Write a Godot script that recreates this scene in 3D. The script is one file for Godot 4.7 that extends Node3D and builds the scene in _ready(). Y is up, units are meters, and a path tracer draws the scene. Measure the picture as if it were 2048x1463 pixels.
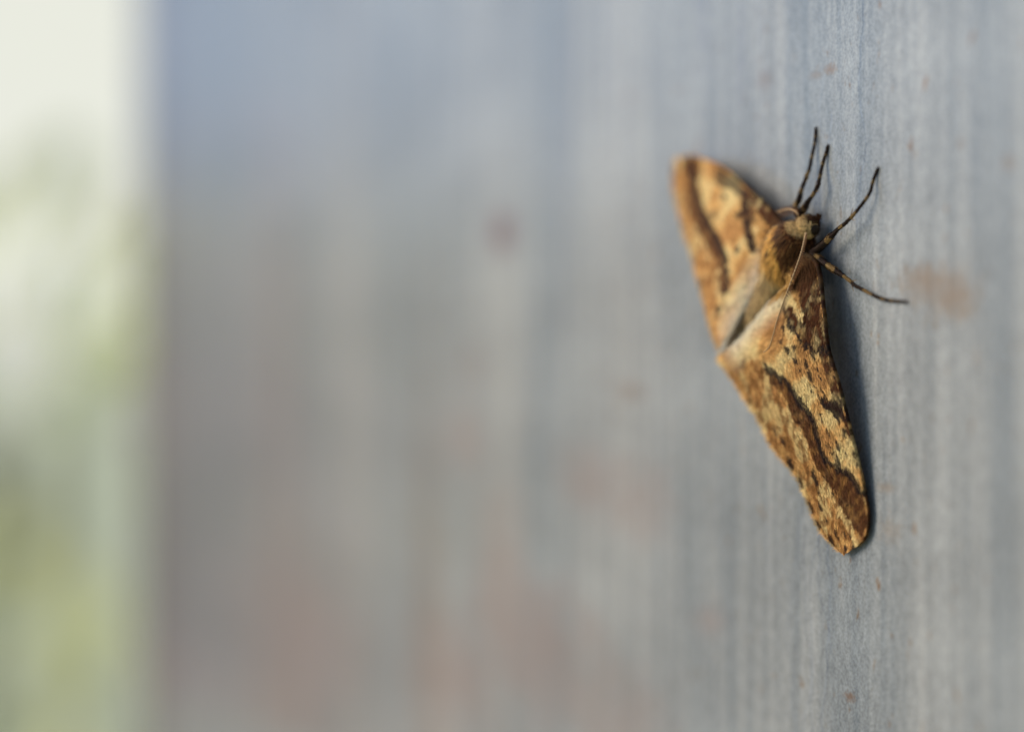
extends Node3D
# A mottled brown moth resting on a weathered, grey painted board; garden out of focus behind the board's far edge.
# World: x runs along the board towards the camera, y is up, z stands off the board's face. The moth is modelled in millimetres.
# Moth's own axes: x = its right, y = towards its head, z = off the board.

const MM := 0.001
const BOARD_END := -0.2205          # far edge of the board
const WALL_W := 0.310               # metres of board that one texture covers across the grain
const WALL_H := 0.096               # and along it

const RIGHT_COSTA := [Vector3(1.70, 1.40, 2.30), Vector3(2.70, 3.80, 1.70), Vector3(1.74, 8.11, 2.10), Vector3(0.18, 10.64, 2.10), Vector3(-0.82, 12.71, 1.80), Vector3(-3.03, 16.05, 1.20), Vector3(-5.35, 19.49, 0.65), Vector3(-6.63, 20.93, 0.50), Vector3(-8.58, 21.03, 0.45), Vector3(-10.80, 19.71, 0.45)]
const RIGHT_TRAILING := [Vector3(-0.20, 1.00, 2.80), Vector3(0.61, 3.51, 2.60), Vector3(-1.80, 2.04, 2.80), Vector3(-4.95, 1.08, 3.30), Vector3(-7.31, 0.99, 4.20), Vector3(-9.50, -0.13, 4.70), Vector3(-10.02, 3.66, 3.80), Vector3(-10.68, 6.78, 3.00), Vector3(-11.12, 9.03, 2.40), Vector3(-10.91, 11.97, 1.80), Vector3(-11.83, 13.64, 1.30), Vector3(-12.37, 16.50, 0.70), Vector3(-11.63, 18.76, 0.50)]
const RIGHT_COSTA_AT := [0.00, 0.10, 0.24, 0.37, 0.46, 0.62, 0.78, 0.87, 0.95, 1.00]
const RIGHT_TRAILING_AT := [0.00, 0.06, 0.12, 0.20, 0.30, 0.38, 0.50, 0.60, 0.68, 0.76, 0.84, 0.95, 1.00]
const RIGHT_MARKS := {
	"basal": [Vector2(1.69, 3.32), Vector2(2.54, 3.64), Vector2(2.51, 5.68), Vector2(1.40, 8.80), Vector2(0.16, 10.68), Vector2(-0.41, 10.03), Vector2(-1.14, 8.88), Vector2(-1.24, 7.76), Vector2(-1.43, 6.50), Vector2(-1.56, 5.27), Vector2(-1.66, 3.55), Vector2(-0.89, 4.48), Vector2(-0.64, 5.66), Vector2(-0.41, 6.77), Vector2(0.10, 6.80), Vector2(0.03, 5.59), Vector2(0.33, 4.79), Vector2(1.06, 3.89)],
	"orange": [Vector2(0.56, 3.45), Vector2(1.26, 3.75), Vector2(0.49, 5.45), Vector2(-0.19, 5.90), Vector2(-0.34, 4.61), Vector2(-0.33, 3.39)],
	"amline": [Vector2(-1.63, 3.71), Vector2(-1.56, 5.12), Vector2(-1.42, 6.64), Vector2(-1.33, 7.53), Vector2(-1.18, 8.52), Vector2(-0.83, 9.39), Vector2(-0.03, 10.46), Vector2(0.16, 10.68)],
	"costa": [Vector2(-0.57, 10.02), Vector2(0.16, 10.68), Vector2(-0.50, 12.07), Vector2(-1.23, 13.42), Vector2(-2.21, 14.87), Vector2(-3.22, 16.33), Vector2(-3.37, 16.15), Vector2(-2.81, 15.30), Vector2(-3.01, 14.33), Vector2(-3.32, 13.25), Vector2(-3.38, 12.63), Vector2(-3.13, 12.17), Vector2(-2.52, 12.86), Vector2(-1.85, 12.71), Vector2(-1.33, 11.66), Vector2(-0.90, 10.69)],
	"costadark": [Vector2(-2.59, 12.97), Vector2(-1.50, 13.84), Vector2(-2.36, 15.07), Vector2(-2.93, 14.43), Vector2(-3.31, 13.45), Vector2(-3.30, 12.72)],
	"pmline": [Vector2(-5.78, 5.55), Vector2(-5.26, 7.09), Vector2(-4.77, 8.05), Vector2(-4.86, 8.90), Vector2(-5.01, 9.66), Vector2(-5.05, 10.36), Vector2(-4.94, 11.24), Vector2(-4.99, 12.13), Vector2(-5.62, 12.90), Vector2(-6.24, 13.67), Vector2(-6.55, 14.43), Vector2(-6.52, 15.23), Vector2(-6.08, 15.94), Vector2(-5.58, 16.91), Vector2(-5.43, 17.85), Vector2(-5.53, 18.68), Vector2(-5.40, 19.56)],
	"pmband": [Vector2(-5.78, 5.55), Vector2(-5.26, 7.09), Vector2(-4.77, 8.05), Vector2(-4.86, 8.90), Vector2(-5.01, 9.66), Vector2(-5.05, 10.36), Vector2(-4.94, 11.24), Vector2(-4.99, 12.13), Vector2(-5.62, 12.90), Vector2(-6.24, 13.67), Vector2(-6.55, 14.43), Vector2(-6.52, 15.23), Vector2(-6.08, 15.94), Vector2(-5.58, 16.91), Vector2(-5.43, 17.85), Vector2(-5.53, 18.68), Vector2(-5.40, 19.56), Vector2(-6.81, 21.01), Vector2(-8.02, 21.11), Vector2(-8.45, 20.44), Vector2(-8.63, 19.76), Vector2(-8.14, 19.24), Vector2(-8.42, 18.57), Vector2(-8.02, 18.08), Vector2(-8.53, 17.28), Vector2(-7.48, 17.01), Vector2(-7.76, 16.14), Vector2(-7.86, 15.29), Vector2(-8.08, 14.48), Vector2(-7.92, 13.77), Vector2(-7.30, 13.02), Vector2(-6.97, 11.94), Vector2(-6.63, 10.86), Vector2(-6.75, 9.97), Vector2(-6.03, 9.06), Vector2(-6.09, 7.86), Vector2(-6.32, 6.06)],
}
const RIGHT_SPOTS := [Vector3(-3.13, 12.17, 0.25), Vector3(-1.21, 9.46, 0.18), Vector3(-2.59, 10.01, 0.18), Vector3(-2.78, 7.98, 0.18), Vector3(-4.12, 12.72, 0.14), Vector3(-2.68, 12.13, 0.14), Vector3(-1.99, 11.26, 0.11), Vector3(-3.33, 15.46, 0.25), Vector3(-4.66, 15.28, 0.18), Vector3(-5.45, 14.94, 0.14), Vector3(-5.57, 14.24, 0.09), Vector3(-3.80, 17.03, 0.18), Vector3(-4.24, 17.91, 0.18), Vector3(-5.60, 15.74, 0.18), Vector3(-10.45, 10.61, 0.29), Vector3(-10.93, 12.08, 0.29), Vector3(-11.78, 13.51, 0.33), Vector3(-12.25, 15.26, 0.29), Vector3(-11.84, 16.97, 0.25), Vector3(-10.71, 19.43, 0.22), Vector3(-9.71, 20.22, 0.22), Vector3(-8.81, 13.96, 0.29), Vector3(-10.50, 15.23, 0.22), Vector3(-8.13, 16.56, 0.14), Vector3(-0.61, 12.31, 0.18), Vector3(-0.28, 11.60, 0.11), Vector3(-1.64, 10.38, 0.11), Vector3(-2.79, 10.90, 0.11), Vector3(-2.22, 9.34, 0.14), Vector3(-3.07, 9.07, 0.11), Vector3(-4.28, 10.68, 0.14), Vector3(-9.39, 9.22, 0.22), Vector3(-9.50, 8.21, 0.18), Vector3(-10.80, 16.36, 0.11), Vector3(-10.76, 17.66, 0.14), Vector3(-9.74, 18.74, 0.14), Vector3(-9.30, 19.57, 0.11), Vector3(-9.52, 14.87, 0.14), Vector3(-4.47, 16.26, 0.11), Vector3(-3.00, 5.79, 0.18), Vector3(-2.93, 7.02, 0.22), Vector3(-2.12, 7.35, 0.18), Vector3(-2.26, 5.30, 0.14), Vector3(-4.72, 14.27, 0.11), Vector3(-4.55, 13.73, 0.11)]
const LEFT_COSTA := [Vector3(1.70, -1.40, 2.30), Vector3(0.64, -3.36, 1.60), Vector3(0.36, -5.06, 1.80), Vector3(-0.53, -7.91, 1.90), Vector3(-1.61, -11.01, 1.90), Vector3(-3.00, -14.27, 1.80), Vector3(-5.62, -18.82, 1.70), Vector3(-7.59, -21.81, 1.60), Vector3(-8.86, -23.15, 1.70)]
const LEFT_TRAILING := [Vector3(-0.20, -1.00, 2.80), Vector3(-0.97, -1.52, 2.60), Vector3(-2.78, -1.32, 2.90), Vector3(-4.83, -1.05, 3.40), Vector3(-6.76, -0.41, 4.20), Vector3(-8.53, -0.34, 4.80), Vector3(-9.35, -5.82, 4.20), Vector3(-9.39, -9.41, 3.80), Vector3(-9.74, -12.84, 3.30), Vector3(-10.30, -17.21, 2.70), Vector3(-10.27, -20.91, 2.20), Vector3(-9.77, -23.05, 1.80)]
const LEFT_COSTA_AT := [0.00, 0.10, 0.20, 0.34, 0.48, 0.62, 0.82, 0.95, 1.00]
const LEFT_TRAILING_AT := [0.00, 0.08, 0.16, 0.24, 0.31, 0.38, 0.52, 0.62, 0.70, 0.80, 0.90, 1.00]
const LEFT_MARKS := {
	"basal": [Vector2(-1.37, -9.77), Vector2(-0.55, -7.65), Vector2(-0.99, -6.05), Vector2(-1.53, -4.84), Vector2(-1.76, -2.70), Vector2(-2.56, -3.69), Vector2(-2.47, -5.99), Vector2(-2.33, -8.13), Vector2(-1.85, -9.60)],
	"orange": [Vector2(-1.12, -6.88), Vector2(-0.01, -4.85), Vector2(0.01, -3.69), Vector2(-0.74, -3.16), Vector2(-1.28, -3.56), Vector2(-1.28, -5.87)],
	"amline": [Vector2(-1.29, -9.23), Vector2(-1.73, -7.68), Vector2(-2.09, -5.56), Vector2(-2.23, -3.57)],
	"costa": [Vector2(-1.53, -10.23), Vector2(-0.55, -7.94), Vector2(0.38, -4.98), Vector2(0.80, -2.99), Vector2(0.15, -2.80), Vector2(-0.36, -4.41), Vector2(-0.81, -6.65), Vector2(-1.42, -8.32)],
	"costadark": [Vector2(-3.95, -15.91), Vector2(-1.63, -11.07), Vector2(-1.10, -8.97), Vector2(-2.05, -9.57), Vector2(-2.71, -11.56), Vector2(-3.62, -12.59), Vector2(-4.49, -14.61)],
	"pmline": [Vector2(-7.17, -21.20), Vector2(-6.99, -18.56), Vector2(-6.81, -14.43), Vector2(-5.93, -11.09), Vector2(-5.40, -8.64), Vector2(-5.05, -6.02), Vector2(-5.49, -4.06), Vector2(-6.21, -3.10)],
	"pmband": [Vector2(-8.34, -22.61), Vector2(-5.75, -19.03), Vector2(-5.80, -17.35), Vector2(-6.44, -16.98), Vector2(-6.23, -13.83), Vector2(-5.67, -10.96), Vector2(-5.19, -8.45), Vector2(-4.90, -5.79), Vector2(-5.83, -3.04), Vector2(-6.74, -3.87), Vector2(-6.08, -6.02), Vector2(-6.64, -9.03), Vector2(-7.80, -12.83), Vector2(-8.74, -16.17), Vector2(-7.95, -19.19)],
}
const LEFT_SPOTS := [Vector3(-9.58, -22.23, 0.25), Vector3(-10.34, -19.73, 0.25), Vector3(-10.22, -16.33, 0.25), Vector3(-9.61, -11.68, 0.25), Vector3(-9.36, -8.21, 0.25), Vector3(-5.09, -11.26, 0.22), Vector3(-3.61, -11.47, 0.22), Vector3(-2.50, -7.96, 0.22), Vector3(-3.61, -5.31, 0.22), Vector3(-7.42, -2.95, 0.22)]
const ANTENNA_RIGHT := [Vector3(3.73, 1.90, 2.00), Vector3(3.79, 2.78, 2.40), Vector3(3.39, 3.87, 2.90), Vector3(2.53, 4.74, 3.40), Vector3(1.09, 5.68, 4.00), Vector3(0.21, 6.17, 4.30), Vector3(-0.75, 6.51, 4.50), Vector3(-1.59, 7.00, 4.70), Vector3(-2.52, 7.11, 4.80), Vector3(-3.42, 6.60, 4.80)]
const ANTENNA_LEFT := [Vector3(3.69, -0.27, 1.90), Vector3(3.68, -0.69, 2.00), Vector3(3.13, -1.61, 2.00), Vector3(2.42, -2.45, 1.95), Vector3(1.56, -3.36, 1.80), Vector3(0.06, -5.15, 1.30), Vector3(-1.44, -7.11, 0.80), Vector3(-2.95, -9.21, 0.50)]
const LEG_A := [Vector3(7.75, -5.16, 0.10), Vector3(7.27, -4.72, 0.15), Vector3(6.67, -4.26, 0.25), Vector3(6.00, -3.83, 0.40), Vector3(5.44, -3.37, 0.55), Vector3(4.62, -3.00, 0.80), Vector3(4.06, -2.79, 0.95), Vector3(3.32, -2.43, 1.10), Vector3(2.62, -2.27, 1.20), Vector3(2.65, -0.96, 1.30)]
const LEG_B := [Vector3(8.17, -2.54, 0.10), Vector3(7.58, -2.37, 0.15), Vector3(7.00, -2.18, 0.25), Vector3(6.56, -1.82, 0.40), Vector3(5.98, -1.15, 0.65), Vector3(5.80, -0.92, 0.75), Vector3(5.06, -0.92, 0.90), Vector3(4.40, -1.00, 1.05), Vector3(3.50, -1.16, 1.15), Vector3(2.72, -1.34, 1.20), Vector3(2.73, -0.27, 1.30)]
const LEG_C := [Vector3(12.54, 5.70, 0.10), Vector3(11.99, 5.74, 0.15), Vector3(11.46, 5.92, 0.25), Vector3(10.93, 6.25, 0.40), Vector3(10.34, 6.29, 0.55), Vector3(9.54, 6.18, 0.75), Vector3(8.43, 5.86, 0.95), Vector3(7.33, 5.32, 1.05), Vector3(6.37, 4.73, 1.10), Vector3(5.17, 4.09, 1.15), Vector3(3.80, 3.34, 1.20), Vector3(2.36, 2.42, 1.30)]
const LEG_D := [Vector3(8.68, 15.61, 0.10), Vector3(7.74, 14.36, 0.13), Vector3(6.79, 13.10, 0.20), Vector3(6.17, 12.14, 0.28), Vector3(5.70, 11.18, 0.40), Vector3(5.27, 10.17, 0.60), Vector3(4.84, 9.15, 0.80), Vector3(4.69, 8.53, 0.90), Vector3(4.48, 7.83, 1.00), Vector3(3.97, 6.53, 1.10), Vector3(3.52, 5.42, 1.20), Vector3(2.90, 3.82, 1.30), Vector3(2.44, 2.68, 1.40)]

var rng := RandomNumberGenerator.new()
var wing_images := {}


# ---------------------------------------------------------------- mesh helper
class Shape:
	var v := PackedVector3Array()
	var n := PackedVector3Array()
	var c := PackedColorArray()
	var uv := PackedVector2Array()
	var idx := PackedInt32Array()
	var scale := 0.001

	func vert(p: Vector3, nn: Vector3, col := Color.WHITE, t := Vector2.ZERO) -> int:
		v.push_back(p * scale); n.push_back(nn); c.push_back(col); uv.push_back(t)
		return v.size() - 1

	func tri(a: int, b: int, d: int) -> void:
		idx.push_back(a); idx.push_back(b); idx.push_back(d)

	func quad(a: int, b: int, d: int, e: int) -> void:
		tri(a, b, d); tri(a, d, e)

	# fixes the winding of every triangle after its normals (front faces run clockwise)
	func oriented() -> void:
		for i in range(0, idx.size(), 3):
			var a := v[idx[i]]
			var g := (v[idx[i + 1]] - a).cross(v[idx[i + 2]] - a)
			if g.dot(n[idx[i]] + n[idx[i + 1]] + n[idx[i + 2]]) > 0.0:
				var k := idx[i + 1]
				idx[i + 1] = idx[i + 2]
				idx[i + 2] = k

	func smooth() -> void:
		var acc := PackedVector3Array()
		acc.resize(v.size())
		for i in range(0, idx.size(), 3):
			var a := v[idx[i]] * 1000.0
			var g := (v[idx[i + 2]] * 1000.0 - a).cross(v[idx[i + 1]] * 1000.0 - a)
			acc[idx[i]] += g; acc[idx[i + 1]] += g; acc[idx[i + 2]] += g
		for i in v.size():
			n[i] = acc[i].normalized()

	func tube(path: PackedVector3Array, radii: PackedFloat32Array, cols: PackedColorArray, sides := 8) -> void:
		var first := v.size()
		var side := Vector3.ZERO
		for i in path.size():
			var t := (path[mini(i + 1, path.size() - 1)] - path[maxi(i - 1, 0)]).normalized()
			side = t.cross(Vector3(0.31, 0.2, 0.93)).normalized() if i == 0 else (side - t * side.dot(t)).normalized()
			var up := side.cross(t)
			for k in sides:
				var w := TAU * k / sides
				var d := side * cos(w) + up * sin(w)
				vert(path[i] + d * radii[i], d, cols[i], Vector2(float(k) / sides, float(i) / path.size()))
		for i in path.size() - 1:
			for k in sides:
				var a := first + i * sides + k
				var b := first + i * sides + (k + 1) % sides
				quad(a, b, b + sides, a + sides)
		for e in [0, path.size() - 1]:
			var t := (path[e] - path[1 if e == 0 else e - 1]).normalized()
			var m := vert(path[e] + t * radii[e] * 0.6, t, cols[e])
			for k in sides:
				tri(m, first + e * sides + k, first + e * sides + (k + 1) % sides)

	# one tapering, bending hair: a ribbon of three pieces
	func hair(p: Vector3, dir: Vector3, bend: Vector3, length: float, width: float, nn: Vector3, col: Color, tip: Color) -> void:
		var across := dir.cross(nn).normalized() * width * 0.5
		var last := -1
		for k in 3:
			var f := k / 3.0
			var q := p + dir * length * f + bend * length * f * f
			var w := across * (1.0 - 0.55 * f)
			var a := vert(q - w, nn, col.lerp(tip, f))
			vert(q + w, nn, col.lerp(tip, f))
			if last >= 0:
				quad(last, last + 1, a + 1, a)
			last = a
		tri(last, last + 1, vert(p + dir * length + bend * length, nn, tip))

	func mesh() -> ArrayMesh:
		oriented()
		var arr := []
		arr.resize(Mesh.ARRAY_MAX)
		arr[Mesh.ARRAY_VERTEX] = v
		arr[Mesh.ARRAY_NORMAL] = n
		arr[Mesh.ARRAY_COLOR] = c
		arr[Mesh.ARRAY_TEX_UV] = uv
		arr[Mesh.ARRAY_INDEX] = idx
		var m := ArrayMesh.new()
		m.add_surface_from_arrays(Mesh.PRIMITIVE_TRIANGLES, arr)
		return m


func put(called: String, s: Shape, mat: Material, parent: Node3D, kind := "") -> MeshInstance3D:
	var o := MeshInstance3D.new()
	o.name = called
	o.mesh = s.mesh()
	o.material_override = mat
	parent.add_child(o, true)
	if kind:
		o.set_meta("kind", kind)
	return o


func tag(o: Node3D, label: String, category: String, group := "") -> void:
	o.set_meta("label", label)
	o.set_meta("category", category)
	if group:
		o.set_meta("group", group)


func spline(pts: Array, at: Array, q: float) -> Vector3:
	var i := 0
	while i < at.size() - 2 and q >= at[i + 1]:
		i += 1
	var h: float = at[i + 1] - at[i]
	var t: float = (q - at[i]) / h
	var m0 := slope(pts, at, i)
	var m1 := slope(pts, at, i + 1)
	var p0: Vector3 = pts[i]
	var p1: Vector3 = pts[i + 1]
	return p0 * (2 * t * t * t - 3 * t * t + 1) + m0 * h * (t * t * t - 2 * t * t + t) + p1 * (-2 * t * t * t + 3 * t * t) + m1 * h * (t * t * t - t * t)


func slope(pts: Array, at: Array, i: int) -> Vector3:
	if i == 0:
		return (pts[1] - pts[0]) / (at[1] - at[0])
	var e := pts.size() - 1
	if i == e:
		return (pts[e] - pts[e - 1]) / (at[e] - at[e - 1])
	var hs: float = at[i] - at[i - 1]
	var hd: float = at[i + 1] - at[i]
	var p: Vector3 = pts[i]
	return (pts[i + 1] * hs * hs + p * (hd * hd - hs * hs) - pts[i - 1] * hd * hd) / (hs * hd * (hd + hs))


func even(count: int) -> Array:
	var a := []
	for i in count:
		a.append(float(i) / (count - 1))
	return a


func noise(frequency: float, octaves: int, seed_no: int) -> FastNoiseLite:
	var f := FastNoiseLite.new()
	f.seed = seed_no
	f.noise_type = FastNoiseLite.TYPE_SIMPLEX_SMOOTH
	f.frequency = frequency
	f.fractal_octaves = octaves
	return f


func grey_bytes(w: int, h: int, frequency: float, octaves: int, seed_no: int, out_w := 0, out_h := 0) -> PackedByteArray:
	var im := noise(frequency, octaves, seed_no).get_image(w, h)
	im.convert(Image.FORMAT_L8)
	if out_w:
		im.resize(out_w, out_h, Image.INTERPOLATE_CUBIC)
	return im.get_data()


func cloth(roughness := 0.8, rim := 0.0) -> StandardMaterial3D:
	var m := StandardMaterial3D.new()
	m.vertex_color_use_as_albedo = true
	m.roughness = roughness
	m.metallic_specular = 0.2
	if rim > 0.0:
		m.rim_enabled = true
		m.rim = rim
		m.rim_tint = 0.6
	m.cull_mode = BaseMaterial3D.CULL_DISABLED
	return m


# ---------------------------------------------------------------- the place
func _ready() -> void:
	rng.seed = 11
	# camera: a short telephoto close-up, focused on the moth's near wing
	var cam := Camera3D.new()
	cam.name = "camera"
	add_child(cam)
	var attr := CameraAttributesPhysical.new()
	attr.frustum_focal_length = 198.0
	attr.frustum_focus_distance = 0.2927
	attr.frustum_near = 0.02
	attr.frustum_far = 400.0
	attr.exposure_aperture = 15.8
	cam.attributes = attr
	cam.keep_aspect = Camera3D.KEEP_HEIGHT
	cam.fov = rad_to_deg(2.0 * atan(731.5 / 27.6 / 300.0))
	cam.near = 0.02
	cam.far = 400.0
	cam.look_at_from_position(Vector3(0.27864, -0.00839, 0.11324), Vector3(0.27864 - 0.95106, -0.00839, 0.11324 - 0.30902), Vector3.UP)
	cam.current = true
	# daylight: a soft open sky with the bright part of it off to the left
	var env := Environment.new()
	env.background_mode = Environment.BG_SKY
	var sky_mat := PanoramaSkyMaterial.new()
	sky_mat.panorama = open_sky()
	var sky := Sky.new()
	sky.sky_material = sky_mat
	env.sky = sky
	env.tonemap_mode = Environment.TONE_MAPPER_LINEAR
	env.tonemap_exposure = 2.25
	env.sdfgi_enabled = true
	env.ssao_enabled = true
	env.ssil_enabled = true
	var we := WorldEnvironment.new()
	we.name = "daylight"
	we.environment = env
	add_child(we)
	var sun := DirectionalLight3D.new()
	sun.name = "sun"
	sun.light_energy = 0.5
	sun.light_angular_distance = 44.0
	sun.light_color = Color(1.0, 0.945, 0.85)
	sun.shadow_enabled = true
	add_child(sun)
	sun.look_at_from_position(Vector3(-0.50, 0.40, 0.75), Vector3.ZERO, Vector3.UP)

	build_ground()
	build_board()
	build_garden()
	build_moth()


# blue sky that deepens upwards, thin broken cloud, and a pale bank of it low beyond the garden
func open_sky() -> ImageTexture:
	var w := 1024
	var h := 512
	var im := Image.create(w, h, false, Image.FORMAT_RGB8)
	var puffs := noise(2.2, 5, 91)
	var bank := Vector3(-1.0, 0.05, -0.24).normalized()
	var low := Color(0.105, 0.245, 0.47)
	var top := Color(0.080, 0.120, 0.195)
	var cloud := Color(0.37, 0.375, 0.335)
	for y in h:
		for x in w:
			var az := (x + 0.5) / w * TAU
			var pol := (y + 0.5) / h * PI
			var d := Vector3(sin(az) * sin(pol), cos(pol), -cos(az) * sin(pol))
			var col := Color(0.11, 0.10, 0.09)
			if d.y > 0.0:
				var n := puffs.get_noise_3d(d.x, d.y * 2.2, d.z)
				col = top.lerp(low, pow(1.0 - d.y, 4.5))
				var k := clampf((n - 0.05) * 1.6, 0.0, 0.5)
				k = maxf(k, smoothstep(0.952, 0.985, d.dot(bank) + n * 0.01))
				col = col.lerp(cloud, k)
			im.set_pixel(x, y, col.linear_to_srgb())
	return ImageTexture.create_from_image(im)


func build_ground() -> void:
	var s := Shape.new()
	s.scale = 1.0
	var k := [s.vert(Vector3(-200, -1.2, -200), Vector3.UP), s.vert(Vector3(200, -1.2, -200), Vector3.UP), s.vert(Vector3(200, -1.2, 200), Vector3.UP), s.vert(Vector3(-200, -1.2, 200), Vector3.UP)]
	s.quad(k[0], k[1], k[2], k[3])
	var m := StandardMaterial3D.new()
	m.roughness = 0.95
	var t := NoiseTexture2D.new()
	t.width = 512
	t.height = 512
	t.seamless = true
	t.noise = noise(0.02, 5, 3)
	var g := Gradient.new()
	g.set_color(0, Color(0.74, 0.75, 0.60))
	g.set_color(1, Color(0.84, 0.86, 0.74))
	t.color_ramp = g
	m.albedo_texture = t
	m.uv1_triplanar = true
	m.uv1_world_triplanar = true
	m.uv1_scale = Vector3(0.5, 0.5, 0.5)
	put("ground", s, m, self, "structure")


# ---------------------------------------------------------------- the board
func board_textures() -> Array:
	var w := 2048
	var h := 2048
	var fine_streak := grey_bytes(2048, 36, 0.06, 4, 21, w, h)
	var broad_streak := grey_bytes(1024, 24, 0.012, 3, 22, w, h)
	var blotch := grey_bytes(512, 512, 0.012, 4, 23, w, h)
	var fibre := grey_bytes(2048, 420, 0.16, 3, 24, w, h)
	var grain := grey_bytes(2048, 900, 0.34, 3, 25, w, h)
	var rust := grey_bytes(1240, 330, 0.10, 4, 26, w, h)
	var rgb := PackedByteArray()
	rgb.resize(w * h * 3)
	var high := PackedByteArray()
	high.resize(w * h)
	var top_light := PackedInt32Array()                  # sky light painted in: board lighter above, darker below
	for y in h:
		top_light.push_back(int(round(5.0 * sin(TAU * (0.5 - y / float(h))))))
	var k := 0
	for i in w * h:
		var a := fine_streak[i] - 128
		var b := broad_streak[i] - 128
		var bl := blotch[i] - 128
		var f := fibre[i] - 128
		var g := grain[i] - 128
		var warm := maxi(0, rust[i] - 196) + (maxi(0, rust[i] - 210) << 1)
		var shade := 151 + top_light[i / w] + (a * 14 + b * 9 + bl * 9 + f * 12 + g * 18) / 100 - maxi(0, g - 66) / 2
		var cool := (b * 3 + a * 2) / 100
		# paint darker towards the far end, with a brown reflection painted in lower down
		var along := 1.0 - (i % w) / float(w) * 2.1
		var worn_shade := 0
		if along > 0.0:
			worn_shade = int(minf(1.0, along * 1.4) * (9.0 + 11.0 * i / (w * h)) + (b + bl) * along * 0.06)
		shade -= worn_shade
		rgb[k] = clampi(shade - 2 + cool + worn_shade * (i / w) / (3 * h) - warm / 8, 0, 255)
		rgb[k + 1] = clampi(shade - worn_shade / 10 - warm / 3, 0, 255)
		rgb[k + 2] = clampi(shade + 3 - cool - warm / 2, 0, 255)
		high[i] = clampi(128 + (a * 45 + f * 50 + g * 45) / 140, 0, 255)
		k += 3
	# hairline checks that run with the grain
	var wander := noise(0.004, 3, 29)
	for line in 46:
		var from := rng.randi() % h
		var length := rng.randi_range(300, 1700)
		var at_x := rng.randf_range(0.02, 0.98) * w
		var deep := rng.randf_range(0.35, 1.0)
		for q in length:
			var y := (from + q) % h
			var x := clampi(int(at_x + wander.get_noise_2d(q, line * 300.0) * 16.0), 1, w - 2)
			var ends := minf(1.0, minf(q, length - q) / 150.0) * clampf(0.55 + wander.get_noise_2d(q * 9.0, line * 77.0) * 1.6, 0.0, 1.0)
			for side in 2:
				var i := y * w + x + side
				var cut := int((30.0 if side == 0 else 16.0) * deep * ends)
				rgb[i * 3] = maxi(0, rgb[i * 3] - cut - 2)
				rgb[i * 3 + 1] = maxi(0, rgb[i * 3 + 1] - cut)
				rgb[i * 3 + 2] = maxi(0, rgb[i * 3 + 2] - cut + 4)
				high[i] = maxi(0, high[i] - cut * 2)
	# stains, in millimetres along and up the board: x, y, half width, half height, strength, tone
	for st in STAINS:
		stain(rgb, w, h, st)
	# the worn far edge, where bare reddish wood shows
	var col := Image.create_from_data(w, h, false, Image.FORMAT_RGB8, rgb)
	var bump := Image.create_from_data(w, h, false, Image.FORMAT_L8, high)
	col.generate_mipmaps()
	bump.generate_mipmaps()
	return [ImageTexture.create_from_image(col), ImageTexture.create_from_image(bump)]


const TONES := [Color(0.54, 0.45, 0.375), Color(0.46, 0.36, 0.36), Color(0.58, 0.49, 0.47), Color(0.42, 0.31, 0.25), Color(0.52, 0.53, 0.58)]
const STAINS := [
	[3.79, 12.86, 1.5, 0.5, 0.75, 0], [1.15, 12.6, 1.6, 0.4, 0.4, 0], [20.0, -2.4, 5.0, 1.1, 0.5, 0], [26.0, -4.0, 4.0, 1.8, 0.5, 0], [23.0, -3.3, 7.0, 2.2, 0.45, 0],
	[34.0, 4.75, 1.1, 0.7, 0.55, 0], [26.4, 6.4, 0.8, 0.5, 0.35, 0], [7.5, -31.75, 1.3, 0.45, 0.7, 3], [13.9, -16.8, 2.0, 0.5, 0.4, 0], [-72.6, 3.5, 4.2, 2.3, 0.95, 1],
	[-84.0, -14.7, 6.5, 4.0, 0.5, 2], [-73.0, -27.0, 9.0, 9.0, 0.45, 2], [-48.8, -18.0, 10.0, 4.0, 0.4, 2], [-36.4, -19.2, 9.0, 4.6, 0.35, 2], [-62.0, -33.0, 20.0, 8.0, 0.5, 2], [-40.0, -38.0, 14.0, 6.0, 0.35, 2], [-82.3, -8.3, 4.6, 2.8, 0.3, 2],
	[-20.4, -28.0, 4.4, 1.6, 0.35, 2], [-38.8, -10.4, 4.8, 1.1, 0.3, 3], [-8.9, 12.9, 2.0, 0.9, 0.3, 3], [14.6, -19.7, 2.6, 1.1, 0.3, 0], [-142.0, -38.0, 26.0, 14.0, 0.5, 2], [-88.5, -37.0, 16.0, 7.0, 0.5, 2],
	[-22.0, 22.0, 1.6, 9.0, 0.5, 4], [-14.0, 15.0, 1.2, 6.0, 0.35, 4], [-56.0, 10.0, 3.0, 20.0, 0.25, 4], [-150.0, -12.0, 6.0, 30.0, 0.3, 1], [-96.0, -30.0, 5.0, 30.0, 0.3, 3],
]


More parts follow.
